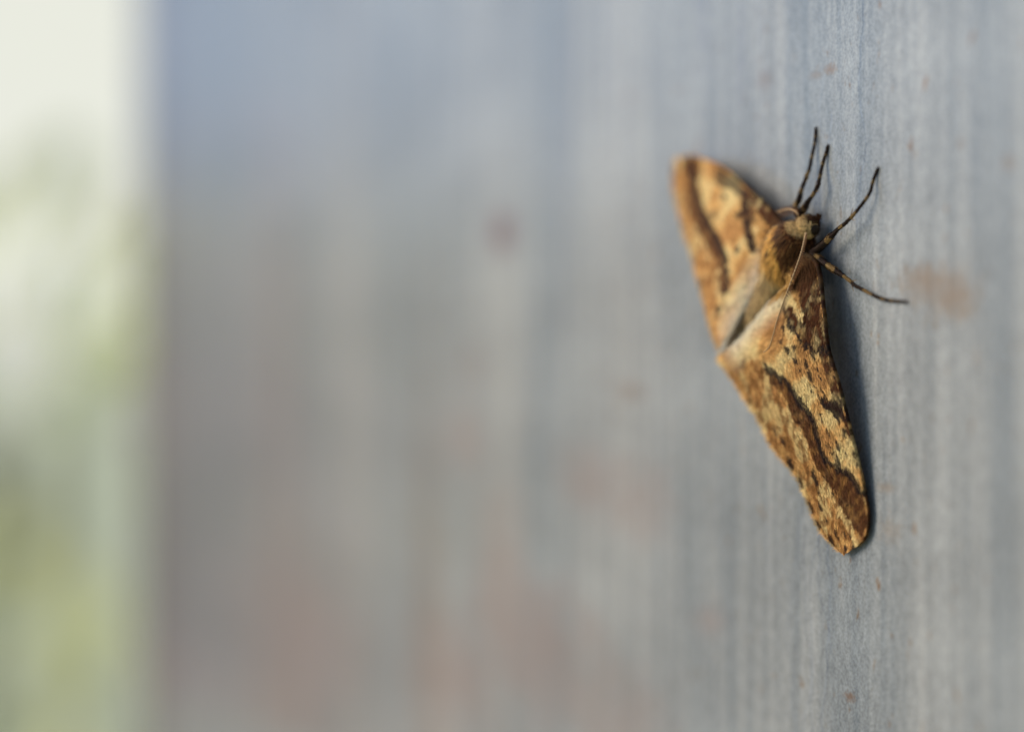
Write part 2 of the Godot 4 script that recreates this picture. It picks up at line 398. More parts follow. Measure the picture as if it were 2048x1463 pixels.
func stain(rgb: PackedByteArray, w: int, h: int, st: Array) -> void:
	var ragged := noise(0.9 / sqrt(st[2] * st[3]), 4, int(st[0] * 10.0 + 7000))
	var px := w / (WALL_W * 1000.0)
	var py := h / (WALL_H * 1000.0)
	var tone: Color = TONES[st[5]]
	var cx: float = (st[0] - BOARD_END * 1000.0) * px
	var cy: float = (0.5 * WALL_H * 1000.0 - st[1]) * py
	for y in range(maxi(0, int(cy - st[3] * py * 1.5)), mini(h, int(cy + st[3] * py * 1.5))):
		for x in range(maxi(0, int(cx - st[2] * px * 1.5)), mini(w, int(cx + st[2] * px * 1.5))):
			var d := Vector2((x - cx) / (st[2] * px), (y - cy) / (st[3] * py)).length() + ragged.get_noise_2d(x / px * 2.0, y / py * 2.0) * 0.6
			var k: float = clampf((1.05 - d) * 1.2, 0.0, 1.0) * st[4]
			if k > 0.0:
				var i := (y * w + x) * 3
				rgb[i] = int(lerpf(rgb[i], tone.r * 255.0, k))
				rgb[i + 1] = int(lerpf(rgb[i + 1], tone.g * 255.0, k))
				rgb[i + 2] = int(lerpf(rgb[i + 2], tone.b * 255.0, k))


func build_board() -> void:
	var tex := board_textures()
	var m := StandardMaterial3D.new()
	m.albedo_texture = tex[0]
	m.heightmap_enabled = true
	m.heightmap_texture = tex[1]
	m.heightmap_scale = 0.004
	m.roughness = 0.6
	m.metallic_specular = 0.3
	m.clearcoat_enabled = true
	m.clearcoat = 1.0
	m.clearcoat_roughness = 0.22
	m.vertex_color_use_as_albedo = true
	# outline of the board seen from above: the painted face, a rounded arris, the far edge, the back
	var ring := []
	var r := 0.003
	var near := 0.62
	for i in 33:
		ring.append([Vector2(lerpf(near, BOARD_END + r, pow(i / 32.0, 0.6)), 0.0), Vector2(0, 1)])
	for i in range(1, 9):
		var w := PI / 2 * i / 8.0
		ring.append([Vector2(BOARD_END + r - sin(w) * r, -r + cos(w) * r), Vector2(-sin(w), cos(w))])
	ring.append([Vector2(BOARD_END, -0.022), Vector2(-1, 0)])
	ring.append([Vector2(BOARD_END, -0.0221), Vector2(0, -1)])
	ring.append([Vector2(near, -0.0221), Vector2(0, -1)])
	var s := Shape.new()
	s.scale = 1.0
	var rows := 25
	var along := 0.0
	for i in ring.size():
		var p: Vector2 = ring[i][0]
		var nn: Vector2 = ring[i][1]
		if i > 32:
			along += p.distance_to(ring[i - 1][0])
		var u := (p.x - BOARD_END) / WALL_W if i <= 32 else (r - along) / WALL_W
		var worn_shade := clampf(1.0 - absf(p.x - BOARD_END - 0.002) / 0.020, 0.0, 1.0) if p.y > -0.01 else 0.6
		for j in rows:
			var y := lerpf(-1.2, 0.9, float(j) / (rows - 1))
			s.vert(Vector3(p.x, y, p.y), Vector3(nn.x, 0, nn.y), Color.WHITE.lerp(Color(0.56, 0.42, 0.40), worn_shade), Vector2(u, 0.5 - y / WALL_H))
	for i in ring.size() - 1:
		for j in rows - 1:
			s.quad(i * rows + j, (i + 1) * rows + j, (i + 1) * rows + j + 1, i * rows + j + 1)
	# top end
	var cap := []
	for q in ring:
		cap.append(s.vert(Vector3(q[0].x, 0.9, q[0].y), Vector3.UP, Color(0.5, 0.4, 0.36), Vector2(q[0].x * 3.0, q[0].y * 3.0)))
	for i in range(1, cap.size() - 1):
		s.tri(cap[0], cap[i], cap[i + 1])
	var board := put("wooden_wall", s, m, self)
	tag(board, "weathered pale grey painted wooden wall with upright grain and brown stains", "wall")


# ---------------------------------------------------------------- the garden, far out of focus
func build_garden() -> void:
	# unseen dark slope, added for the board's paint to mirror
	var s := Shape.new()
	s.scale = 1.0
	var lumps := noise(0.5, 4, 8)
	for i in 41:
		for j in 41:
			var f := i / 40.0
			var x := -5.0 - 9.0 * f
			var z := lerpf(-1.0, 26.0, j / 40.0)
			var y := -1.25 + 1.9 * smoothstep(0.0, 0.9, f) * smoothstep(-1.0, 0.6, z) + lumps.get_noise_2d(x, z) * 0.08
			s.vert(Vector3(x, y, z), Vector3.UP, Color(0.13, 0.10, 0.085))
	for i in 40:
		for j in 40:
			var a := i * 41 + j
			s.quad(a, a + 41, a + 42, a + 1)
	s.smooth()
	for i in s.n.size():
		if s.n[i].y < 0.0:
			s.n[i] = -s.n[i]
	put("added_slope", s, cloth(0.95), self, "structure")
	shrub(Vector3(-0.37, -1.2, -0.03), 1.228, 0.12, 51, 700, "pale yellowish green leafy shrub, sunlit and blurred, past the wall's far edge")


const WITHERED := Vector3(-0.365, -0.0195, -0.006)


func shrub(at: Vector3, height: float, spread: float, seed_no: int, count: int, label: String) -> void:
	var root := Node3D.new()
	root.name = "shrub"
	add_child(root, true)
	root.position = at
	tag(root, label, "shrub")
	rng.seed = seed_no
	var bark := cloth(0.9)
	for k in 5:
		var s := Shape.new()
		s.scale = 1.0
		var path := PackedVector3Array()
		var radii := PackedFloat32Array()
		var cols := PackedColorArray()
		var lean := Vector3(rng.randf_range(-1, 1), 0, rng.randf_range(-1, 1)) * spread * 0.8
		for i in 12:
			var f := i / 11.0
			path.push_back(lean * f + Vector3(sin(f * 7 + k), 0, cos(f * 6 + k * 2)) * 0.012 + Vector3.UP * height * f * 0.96)
			radii.push_back(lerpf(0.009, 0.0025, f))
			cols.push_back(Color(0.34, 0.31, 0.17))
		s.tube(path, radii, cols, 7)
		put("stem", s, bark, root)
	var leaves := Shape.new()
	leaves.scale = 1.0
	var tint := noise(24.0, 2, 19)
	var k := 0
	while k < count:
		var f := 1.0 - 0.5 * pow(rng.randf(), 1.8)
		var w := rng.randf() * TAU
		var rad := spread * sqrt(rng.randf())
		var p := Vector3(cos(w) * rad, height * f - rad * rad * 1.2, sin(w) * rad)
		k += 1
		if p.x + at.x > BOARD_END - 0.03:
			continue
		var dir := (Vector3(cos(w) * 0.5, rng.randf_range(-0.9, 0.2), sin(w) * 0.5) + Vector3(rng.randf_range(-0.7, 0.7), 0, rng.randf_range(-0.3, 0.3))).normalized()
		var n := tint.get_noise_3dv(p)
		var col := Color(0.80, 0.84, 0.62).lerp(Color(0.66, 0.62, 0.34), clampf(n * 2.2 + 0.05, 0.0, 0.8)).lerp(Color(0.78, 0.82, 0.70), clampf(-n * 1.8, 0.0, 0.9))
		leaf(leaves, p, dir, rng.randf_range(0.009, 0.018), col * rng.randf_range(0.8, 1.1))
	for q in 4:                                   # withered brown leaves on one twig
		leaf(leaves, WITHERED - at + Vector3(rng.randfn(0, 0.004), rng.randfn(0, 0.006), rng.randfn(0, 0.003)), Vector3(rng.randfn(0, 1), -0.6, rng.randfn(0, 1)).normalized(), 0.018, Color(0.11, 0.075, 0.03))
	var lm := cloth(0.6)
	lm.backlight_enabled = true
	lm.backlight = Color(1.0, 1.0, 0.8)
	put("foliage", leaves, lm, root, "stuff")


func leaf(s: Shape, p: Vector3, dir: Vector3, size: float, col: Color) -> void:
	var across := dir.cross(Vector3(0.35 + rng.randf_range(-0.5, 0.5), 0.5 + rng.randf_range(-0.4, 0.4), 0.75 + rng.randf_range(-0.5, 0.5))).normalized()
	var nn := across.cross(dir).normalized()
	var mid := []
	for i in 5:
		var f := i / 4.0
		var w: float = [0.04, 0.3, 0.36, 0.22, 0.0][i] * size
		var q := p + dir * size * f - nn * size * 0.18 * f * f
		mid.append([s.vert(q - across * w + nn * w * 0.25, nn, col), s.vert(q, nn, col * 0.9), s.vert(q + across * w + nn * w * 0.25, nn, col)])
	for i in 4:
		s.quad(mid[i][0], mid[i][1], mid[i + 1][1], mid[i + 1][0])
		s.quad(mid[i][1], mid[i][2], mid[i + 1][2], mid[i + 1][1])


# ---------------------------------------------------------------- the moth
func build_moth() -> void:
	var root := Node3D.new()
	root.name = "moth"
	add_child(root)
	root.position = Vector3(0.30, -0.52, 0.0) * MM
	root.rotation.z = deg_to_rad(49.58 - 90.0)
	tag(root, "brown and tan mottled moth resting with spread wings on the grey painted wall", "moth")
	forewing(root, 1.0, RIGHT_COSTA, RIGHT_TRAILING, RIGHT_COSTA_AT, RIGHT_TRAILING_AT, RIGHT_MARKS, RIGHT_SPOTS, 20000)
	forewing(root, -1.0, LEFT_COSTA, LEFT_TRAILING, LEFT_COSTA_AT, LEFT_TRAILING_AT, LEFT_MARKS, LEFT_SPOTS, 9000)
	hindwing(root, 1.0)
	hindwing(root, -1.0)
	moth_body(root)
	antenna(root, ANTENNA_RIGHT, 1.0)
	antenna(root, ANTENNA_LEFT, -1.0)
	leg(root, LEG_A, [0.08, 0.10, 0.15, 0.17, 0.27, 0.31, 0.43, 0.49, 0.62, 0.67, 0.78, 0.82, 1.0], 0.115, 0.17)
	leg(root, LEG_B, [0.09, 0.11, 0.19, 0.22, 0.31, 0.34, 0.50, 0.56, 0.72, 0.75, 0.92, 1.0], 0.125, 0.27)
	leg(root, LEG_C, [0.09, 0.12, 0.19, 0.23, 0.34, 0.41, 0.52, 0.58, 0.72, 0.78, 1.0], 0.115, 0.25)
	leg(root, LEG_D, [0.09, 0.11, 0.15, 0.18, 0.24, 0.28, 0.37, 0.45, 0.56, 0.64, 0.74, 0.82, 0.92, 0.97, 1.0], 0.11, 0.2)


# wing texture: 40 texels to the millimetre over a in [-13, 3], |b| in [-1, 24.5]
const TW := 1020
const TH := 640
const TS := 40.0


func texel(a: float, b: float, side: float) -> Vector2:
	return Vector2((b * side + 1.0) * TS, (3.0 - a) * TS)


func fill_polygon(mask: PackedByteArray, pts: PackedVector2Array) -> void:
	var lo := TH
	var hi := 0
	for p in pts:
		lo = mini(lo, int(p.y))
		hi = maxi(hi, int(p.y) + 1)
	for y in range(maxi(lo, 0), mini(hi + 1, TH)):
		var xs := []
		for i in pts.size():
			var p := pts[i]
			var q := pts[(i + 1) % pts.size()]
			if (p.y <= y) != (q.y <= y):
				xs.append(p.x + (y - p.y) / (q.y - p.y) * (q.x - p.x))
		xs.sort()
		for k in range(0, xs.size() - 1, 2):
			for x in range(clampi(int(xs[k]), 0, TW), clampi(int(xs[k + 1]) + 1, 0, TW)):
				mask[y * TW + x] = 255


func stroke(mask: PackedByteArray, pts: PackedVector2Array, width: float, gain := 2.6) -> void:
	for i in pts.size() - 1:
		var p := pts[i]
		var q := pts[i + 1]
		var lo := p.min(q) - Vector2(width, width)
		var hi := p.max(q) + Vector2(width, width)
		for y in range(maxi(0, int(lo.y)), mini(TH, int(hi.y) + 1)):
			for x in range(maxi(0, int(lo.x)), mini(TW, int(hi.x) + 1)):
				var c := Geometry2D.get_closest_point_to_segment(Vector2(x, y), p, q)
				var d := 1.0 - c.distance_to(Vector2(x, y)) / width
				if d > 0.0:
					mask[y * TW + x] = maxi(mask[y * TW + x], int(minf(1.0, d * gain) * 255.0))


func mask_of(marks: Dictionary, called: String, side: float, width := 0.0) -> PackedByteArray:
	var mask := PackedByteArray()
	mask.resize(TW * TH)
	var pts := PackedVector2Array()
	for p in marks[called]:
		pts.push_back(texel(p.x, p.y, side))
	if width > 0.0:
		stroke(mask, pts, width * TS)
	else:
		fill_polygon(mask, pts)
	return mask


func wing_picture(side: float, marks: Dictionary, spots: Array, trailing: Array) -> Image:
	var basal := mask_of(marks, "basal", side)
	var orange := mask_of(marks, "orange", side)
	var costa := mask_of(marks, "costa", side)
	var costa_dark := mask_of(marks, "costadark", side)
	var band := mask_of(marks, "pmband", side)
	var am_line := mask_of(marks, "amline", side, 0.24)
	var pm_line := mask_of(marks, "pmline", side, 0.38)
	var far: Array = marks["pmline"].duplicate()
	if side > 0:
		far.append_array([Vector2(-6, 25), Vector2(-14, 25), Vector2(-14, -1), Vector2(-6.5, 3)])
	else:
		far.append_array([Vector2(-6.5, -2), Vector2(-14, 1), Vector2(-14, -25), Vector2(-7, -25)])
	var outer := mask_of({"outer": far}, "outer", side)
	var pale := PackedByteArray()
	pale.resize(TW * TH)
	var inner := PackedVector2Array()
	for i in range(2, 5):
		inner.push_back(texel(trailing[i].x, trailing[i].y, side))
	stroke(pale, inner, 2.4 * TS, 1.1)
	var dots := PackedByteArray()
	dots.resize(TW * TH)
	for s in spots:
		var p := texel(s.x, s.y, side)
		stroke(dots, PackedVector2Array([p, p + Vector2(6, 0)]), s.z * TS * 1.7)
	for k in 100:                                   # fine dark peppering
		var p := Vector2(rng.randf() * TW, rng.randf() * TH)
		stroke(dots, PackedVector2Array([p, p + Vector2(3, 0)]), rng.randf_range(1.2, 3.5))
	var n_big := grey_bytes(TW, TH, 0.006, 4, 31 + int(side))
	var n_mid := grey_bytes(TW, TH, 0.02, 3, 41 + int(side))
	var n_edge := grey_bytes(TW / 3, TH, 0.06, 3, 51 + int(side), TW, TH)
	var n_fine := grey_bytes(TW / 5, TH, 0.22, 2, 61 + int(side), TW, TH)
	var tan_c := Color(0.67, 0.38, 0.135)
	var pale_c := Color(0.76, 0.56, 0.26)
	var orange_c := Color(0.44, 0.20, 0.05)
	var rust_c := Color(0.45, 0.21, 0.07)
	var brown_c := Color(0.088, 0.029, 0.011)
	var dark_c := Color(0.018, 0.011, 0.012)
	var white_c := Color(0.74, 0.68, 0.55)
	var data := PackedByteArray()
	data.resize(TW * TH * 3)
	for y in TH:
		for x in TW:
			var i := y * TW + x
			var e := n_edge[i] - 128
			var mid := n_mid[i] - 128
			var j := clampi(y + e / 14 + mid / 24, 0, TH - 1) * TW + clampi(x + e / 6 + mid / 12, 0, TW - 1)
			var big := n_big[i] / 255.0
			var col := tan_c.lerp(pale_c, clampf((big - 0.42) * 4.0, 0.0, 1.0))
			col = col.lerp(rust_c, clampf((0.45 - big) * 4.0, 0.0, 0.8))
			if outer[j]:
				col = rust_c.lerp(tan_c, clampf((n_mid[i] / 255.0 - 0.49) * 4.0, 0.0, 0.8)).lerp(pale_c, clampf((big - 0.55) * 5.0, 0.0, 0.75))
				col = col.lerp(brown_c.lerp(orange_c, 0.4), clampf((0.47 - n_mid[i] / 255.0) * 5.0, 0.0, 0.75))
			if orange[j]:
				col = col.lerp(orange_c, 0.75)
			if basal[j] or costa[j]:
				col = col.lerp(brown_c if mid > 10 else Color(0.050, 0.020, 0.013), clampf(0.88 + mid * 0.006, 0.3, 1.0))
			var root_a := 3.0 - y / TS
			var root_b := x / TS - 1.0
			if root_b < 6.0:
				col = col.lerp(brown_c, clampf((root_a - (0.2 if side > 0 else 0.0)) * 2.0 + mid * 0.008, 0.0, 0.9) * clampf(6.0 - root_b, 0.0, 1.0))
			if costa_dark[j]:
				col = col.lerp(dark_c, 0.75)
			if band[j]:
				col = col.lerp(brown_c.lerp(orange_c, clampf((n_mid[i] / 255.0 - 0.5) * 1.6, 0.0, 0.35)), 0.92)
			col = col.lerp(white_c, pale[i] / 255.0 * 0.6)
			col = col.lerp(dark_c, maxf(maxf(am_line[j], pm_line[j]), dots[j]) / 255.0 * 0.9)
			var fine := 1.0 + (n_fine[i] - 128) / 128.0 * 0.55
			var d := i * 3
			data[d] = int(clampf(pow(col.r * fine, 0.4545) * 255.0, 0, 255))
			data[d + 1] = int(clampf(pow(col.g * fine, 0.4545) * 255.0, 0, 255))
			data[d + 2] = int(clampf(pow(col.b * fine, 0.4545) * 255.0, 0, 255))
	return Image.create_from_data(TW, TH, false, Image.FORMAT_RGB8, data)


func wing_point(costa: Array, trailing: Array, ca: Array, ta: Array, s: float, t: float) -> Vector3:
	var p := spline(costa, ca, s).lerp(spline(trailing, ta, s), t)
	p.z += 0.35 * sin(PI * t) * sin(PI * s)
	if t > 0.5 and s > 0.38:
		p.y += 0.10 * sin(s * 47.0) * (t - 0.5) * 2.0 * sin(PI * s)
	return p


func pick(im: Image, p: Vector3, side: float) -> Color:
	var q := texel(p.y, p.x, side)
	return im.get_pixel(clampi(int(q.x), 0, TW - 1), clampi(int(q.y), 0, TH - 1)).srgb_to_linear()


func forewing(root: Node3D, side: float, costa_ab: Array, trailing_ab: Array, ca: Array, ta: Array, marks: Dictionary, spots: Array, flakes: int) -> void:
	var im := wing_picture(side, marks, spots, trailing_ab)
	var costa := []
	for p in costa_ab:
		costa.append(Vector3(p.y, p.x, p.z))       # x = the moth's right
	var trailing := []
	for p in trailing_ab:
		trailing.append(Vector3(p.y, p.x, p.z))
	var ns := 110
	var nt := 48
	var veins := noise(1.0, 1, 5)
	var grid := []
	for i in ns + 1:
		var row := []
		for j in nt + 1:
			var p := wing_point(costa, trailing, ca, ta, float(i) / ns, float(j) / nt)
			var ripple := sin(j * TAU / 6.0 + 0.6 * sin(i * 0.06)) * 0.035 * sin(PI * j / nt)
			p.z += ripple
			row.append(p)
		grid.append(row)
	var s := Shape.new()
	for layer in 2:
		var base := s.v.size()
		for i in ns + 1:
			for j in nt + 1:
				var p: Vector3 = grid[i][j]
				var du: Vector3 = grid[mini(i + 1, ns)][j] - grid[maxi(i - 1, 0)][j]
				var dv: Vector3 = grid[i][mini(j + 1, nt)] - grid[i][maxi(j - 1, 0)]
				var nn := du.cross(dv).normalized()
				if nn.z < 0.0:
					nn = -nn
				var q := texel(p.y, p.x, side)
				var rim := 0.0 if (i == 0 or j == 0 or i == ns or j == nt) else 0.06
				if layer == 0:
					s.vert(p, nn, Color.WHITE, Vector2(q.x / TW, q.y / TH))
				else:
					s.vert(p - nn * rim, -nn, Color(0.8, 0.72, 0.62), Vector2(q.x / TW, q.y / TH))
		for i in ns:
			for j in nt:
				var a := base + i * (nt + 1) + j
				s.quad(a, a + 1, a + nt + 2, a + nt + 1)
	var m := StandardMaterial3D.new()
	m.albedo_texture = ImageTexture.create_from_image(im)
	m.vertex_color_use_as_albedo = true
	m.roughness = 0.75
	m.metallic_specular = 0.2
	m.backlight_enabled = true
	m.backlight = Color(0.3, 0.22, 0.12)
	m.cull_mode = BaseMaterial3D.CULL_DISABLED
	var wing := put("forewing", s, m, root)
	# the thick front vein
	var vein := Shape.new()
	var path := PackedVector3Array()
	var radii := PackedFloat32Array()
	var cols := PackedColorArray()
	for i in 160:
		var f := 0.02 + i / 159.0 * 0.95
		var p := wing_point(costa, trailing, ca, ta, f, 0.0)
		path.push_back(p - Vector3(0, 0, 0.1))
		radii.push_back(lerpf(0.2, 0.07, f))
		cols.push_back(pick(im, wing_point(costa, trailing, ca, ta, f, 0.03), side) * rng.randf_range(0.25, 0.4))
	vein.tube(path, radii, cols, 8)
	put("front_edge_vein", vein, cloth(0.75), wing)
	# scales lying over the membrane
	var sc := Shape.new()
	for k in flakes:
		var a := rng.randf()
		var t := rng.randf_range(0.0, 0.985)
		var p := wing_point(costa, trailing, ca, ta, a, t)
		var along := (wing_point(costa, trailing, ca, ta, minf(a + 0.02, 1.0), t) - wing_point(costa, trailing, ca, ta, maxf(a - 0.02, 0.0), t)).normalized()
		var over := (wing_point(costa, trailing, ca, ta, a, minf(t + 0.02, 1.0)) - wing_point(costa, trailing, ca, ta, a, maxf(t - 0.02, 0.0))).normalized()
		var nn := along.cross(over).normalized()
		if nn.z < 0.0:
			nn = -nn
		var dir := (along + over * rng.randf_range(-0.25, 0.35)).normalized()
		var acr := dir.cross(nn)
		var length := rng.randf_range(0.18, 0.36)
		var width := rng.randf_range(0.018, 0.036)
		var col := pick(im, p + along * 0.12, side) * rng.randf_range(0.82, 1.2)
		var tip := col * rng.randf_range(0.85, 1.15)
		var q := p + nn * 0.03
		var tilt := (nn + dir * rng.randf_range(-0.2, 0.1) + acr * rng.randf_range(-0.15, 0.15)).normalized()
		var v0 := sc.vert(q - acr * width, tilt, col)
		var v1 := sc.vert(q + acr * width, tilt, col)
		var v2 := sc.vert(q + dir * length * 0.7 + nn * 0.04 + acr * width, tilt, tip)
		var v3 := sc.vert(q + dir * length * 0.7 + nn * 0.04 - acr * width, tilt, tip)
		var v4 := sc.vert(q + dir * length + nn * rng.randf_range(0.03, 0.08), tilt, tip)
		sc.quad(v0, v1, v2, v3)
		sc.tri(v3, v2, v4)
	put("wing_scales", sc, cloth(0.95), wing, "stuff")
	# fringe of hairs round the outer edge and long pale hairs down the inner edge
	var fr := Shape.new()
	for k in 2600:
		var a := rng.randf_range(0.05, 1.0)
		var p := wing_point(costa, trailing, ca, ta, a, 1.0)
		var o := (p - wing_point(costa, trailing, ca, ta, a, 0.93)).normalized()
		var e := (wing_point(costa, trailing, ca, ta, minf(a + 0.01, 1.0), 1.0) - wing_point(costa, trailing, ca, ta, maxf(a - 0.01, 0.0), 1.0)).normalized()
		var inner := a < 0.37
		var col := pick(im, wing_point(costa, trailing, ca, ta, a, 0.985), side).lerp(Color(0.66, 0.46, 0.2), 0.35)
		if a < 0.13:
			col = Color(0.12, 0.05, 0.02) * rng.randf_range(0.6, 1.6)
		elif inner:
			col = Color(0.70, 0.58, 0.38).lerp(Color(0.78, 0.74, 0.66), rng.randf()) * rng.randf_range(0.6, 1.1)
		var dir := (o + e * rng.randf_range(-0.1, 0.5) + Vector3(0, 0, rng.randf_range(-0.1, 0.25))).normalized()
		var nn := Vector3(rng.randf_range(-0.3, 0.3), rng.randf_range(-0.3, 0.3), 1).normalized()
		fr.hair(p - o * 0.06, dir, Vector3(0, 0, -0.1), rng.randf_range(0.2, 0.85) * (1.3 if inner else 1.0), 0.03, nn, col * rng.randf_range(0.8, 1.2), col)
	# hair that runs from the shoulders out over the wing's root
	for k in 1500:
		var a := rng.randf_range(0.0, 0.15)
		var t := rng.randf_range(0.0, 1.0)
		var p := wing_point(costa, trailing, ca, ta, a, t)
		var along := (wing_point(costa, trailing, ca, ta, a + 0.06, t) - p).normalized()
		var col := Color(0.48, 0.26, 0.08) if t > 0.55 else Color(0.10, 0.045, 0.02)
		fr.hair(p + Vector3(0, 0, 0.05), (along + Vector3(rng.randfn(0, 0.15), rng.randfn(0, 0.15) - 0.2, 0.28)).normalized(), Vector3(0, 0, -0.2), rng.randf_range(0.5, 1.2), 0.04, Vector3(rng.randfn(0, 0.2), rng.randfn(0, 0.2), 1).normalized(), col * rng.randf_range(0.6, 1.2), col * rng.randf_range(0.8, 1.4))
	put("fringe", fr, cloth(0.8), wing, "stuff")


# the pale hindwing folded under the forewing; only the strip beside the abdomen shows
func hindwing(root: Node3D, side: float) -> void:
	var inner := [Vector3(0.9, -0.3, 2.4), Vector3(0.75, -2.5, 2.7), Vector3(0.45, -5.0, 3.05), Vector3(0.25, -7.2, 3.5), Vector3(0.3, -9.2, 4.2)]
	var outer := [Vector3(1.5, -0.6, 1.9), Vector3(3.4, -2.4, 1.9), Vector3(4.8, -4.4, 2.0), Vector3(5.8, -6.8, 2.3), Vector3(5.4, -9.1, 3.0)]
	var at := even(5)
	var s := Shape.new()
	var speck := noise(1.6, 3, 15)
	for i in 49:
		for j in 25:
			var p: Vector3 = spline(inner, at, i / 48.0).lerp(spline(outer, at, i / 48.0), j / 24.0)
			p.z += 0.05 * sin(j * 1.3 + i * 0.1) + 0.12 - 0.15 * sin(PI * j / 24.0)
			p.x *= side
			s.vert(p, Vector3.UP, Color(0.70, 0.56, 0.36).lerp(Color(0.50, 0.35, 0.18), clampf(speck.get_noise_2d(p.x, p.y) * 2.0 + 0.3, 0.0, 1.0)))
	for i in 48:
		for j in 24:
			var a := i * 25 + j
			s.quad(a, a + 1, a + 26, a + 25)
	s.smooth()
	var flat := s.v.size()
	for i in flat:                                # its underside
		if s.n[i].z < 0.0:
			s.n[i] = -s.n[i]
	for i in flat:
		s.vert(s.v[i] * 1000.0 - s.n[i] * 0.05, -s.n[i], s.c[i])
	for i in 48:
		for j in 24:
			var a := flat + i * 25 + j
			s.quad(a, a + 1, a + 26, a + 25)
	for k in 900:                                  # soft hair along its inner edge
		var f := rng.randf()
		var p := spline(inner, at, f)
		p.x *= side
		var col := Color(0.66, 0.52, 0.32) * rng.randf_range(0.6, 1.25)
		s.hair(p, Vector3(side * rng.randf_range(-0.9, 0.3), -0.7, rng.randf_range(0.0, 0.5)).normalized(), Vector3(0, -0.2, -0.1), rng.randf_range(0.5, 1.1), 0.03, Vector3(0, 0, 1), col, col)
	put("hindwing", s, cloth(0.85), root)


# ---------------------------------------------------------------- body
func blob(p: Vector3, at: Vector3, r: Vector3) -> float:
	var q := (p - at) / r
	return (q.length() - 1.0) * minf(r.x, minf(r.y, r.z))


func capsule(p: Vector3, a: Vector3, b: Vector3, ra: float, rb: float) -> float:
	var ab := b - a
	var t := clampf((p - a).dot(ab) / ab.length_squared(), 0.0, 1.0)
	return p.distance_to(a + ab * t) - lerpf(ra, rb, t)


func join(a: float, b: float, k: float) -> float:
	var h := clampf(0.5 + 0.5 * (b - a) / k, 0.0, 1.0)
	return lerpf(b, a, h) - k * h * (1.0 - h)


const HEAD := Vector3(0.74, 3.35, 1.35)


func body_field(p: Vector3) -> float:
	var d := blob(p, Vector3(0.4, 0.8, 2.05), Vector3(1.95, 2.25, 1.65))
	d = join(d, blob(p, Vector3(0.55, 2.1, 1.75), Vector3(1.25, 1.0, 1.15)), 0.5)
	d = join(d, blob(p, HEAD, Vector3(0.95, 0.85, 0.85)), 0.18)
	d = join(d, capsule(p, Vector3(0.3, -0.5, 1.9), Vector3(-0.2, -7.6, 2.65), 1.4, 0.7), 0.6)
	d = join(d, capsule(p, HEAD + Vector3(0.05, 0.55, -0.25), HEAD + Vector3(0.1, 1.05, -0.55), 0.32, 0.16), 0.25)
	return d


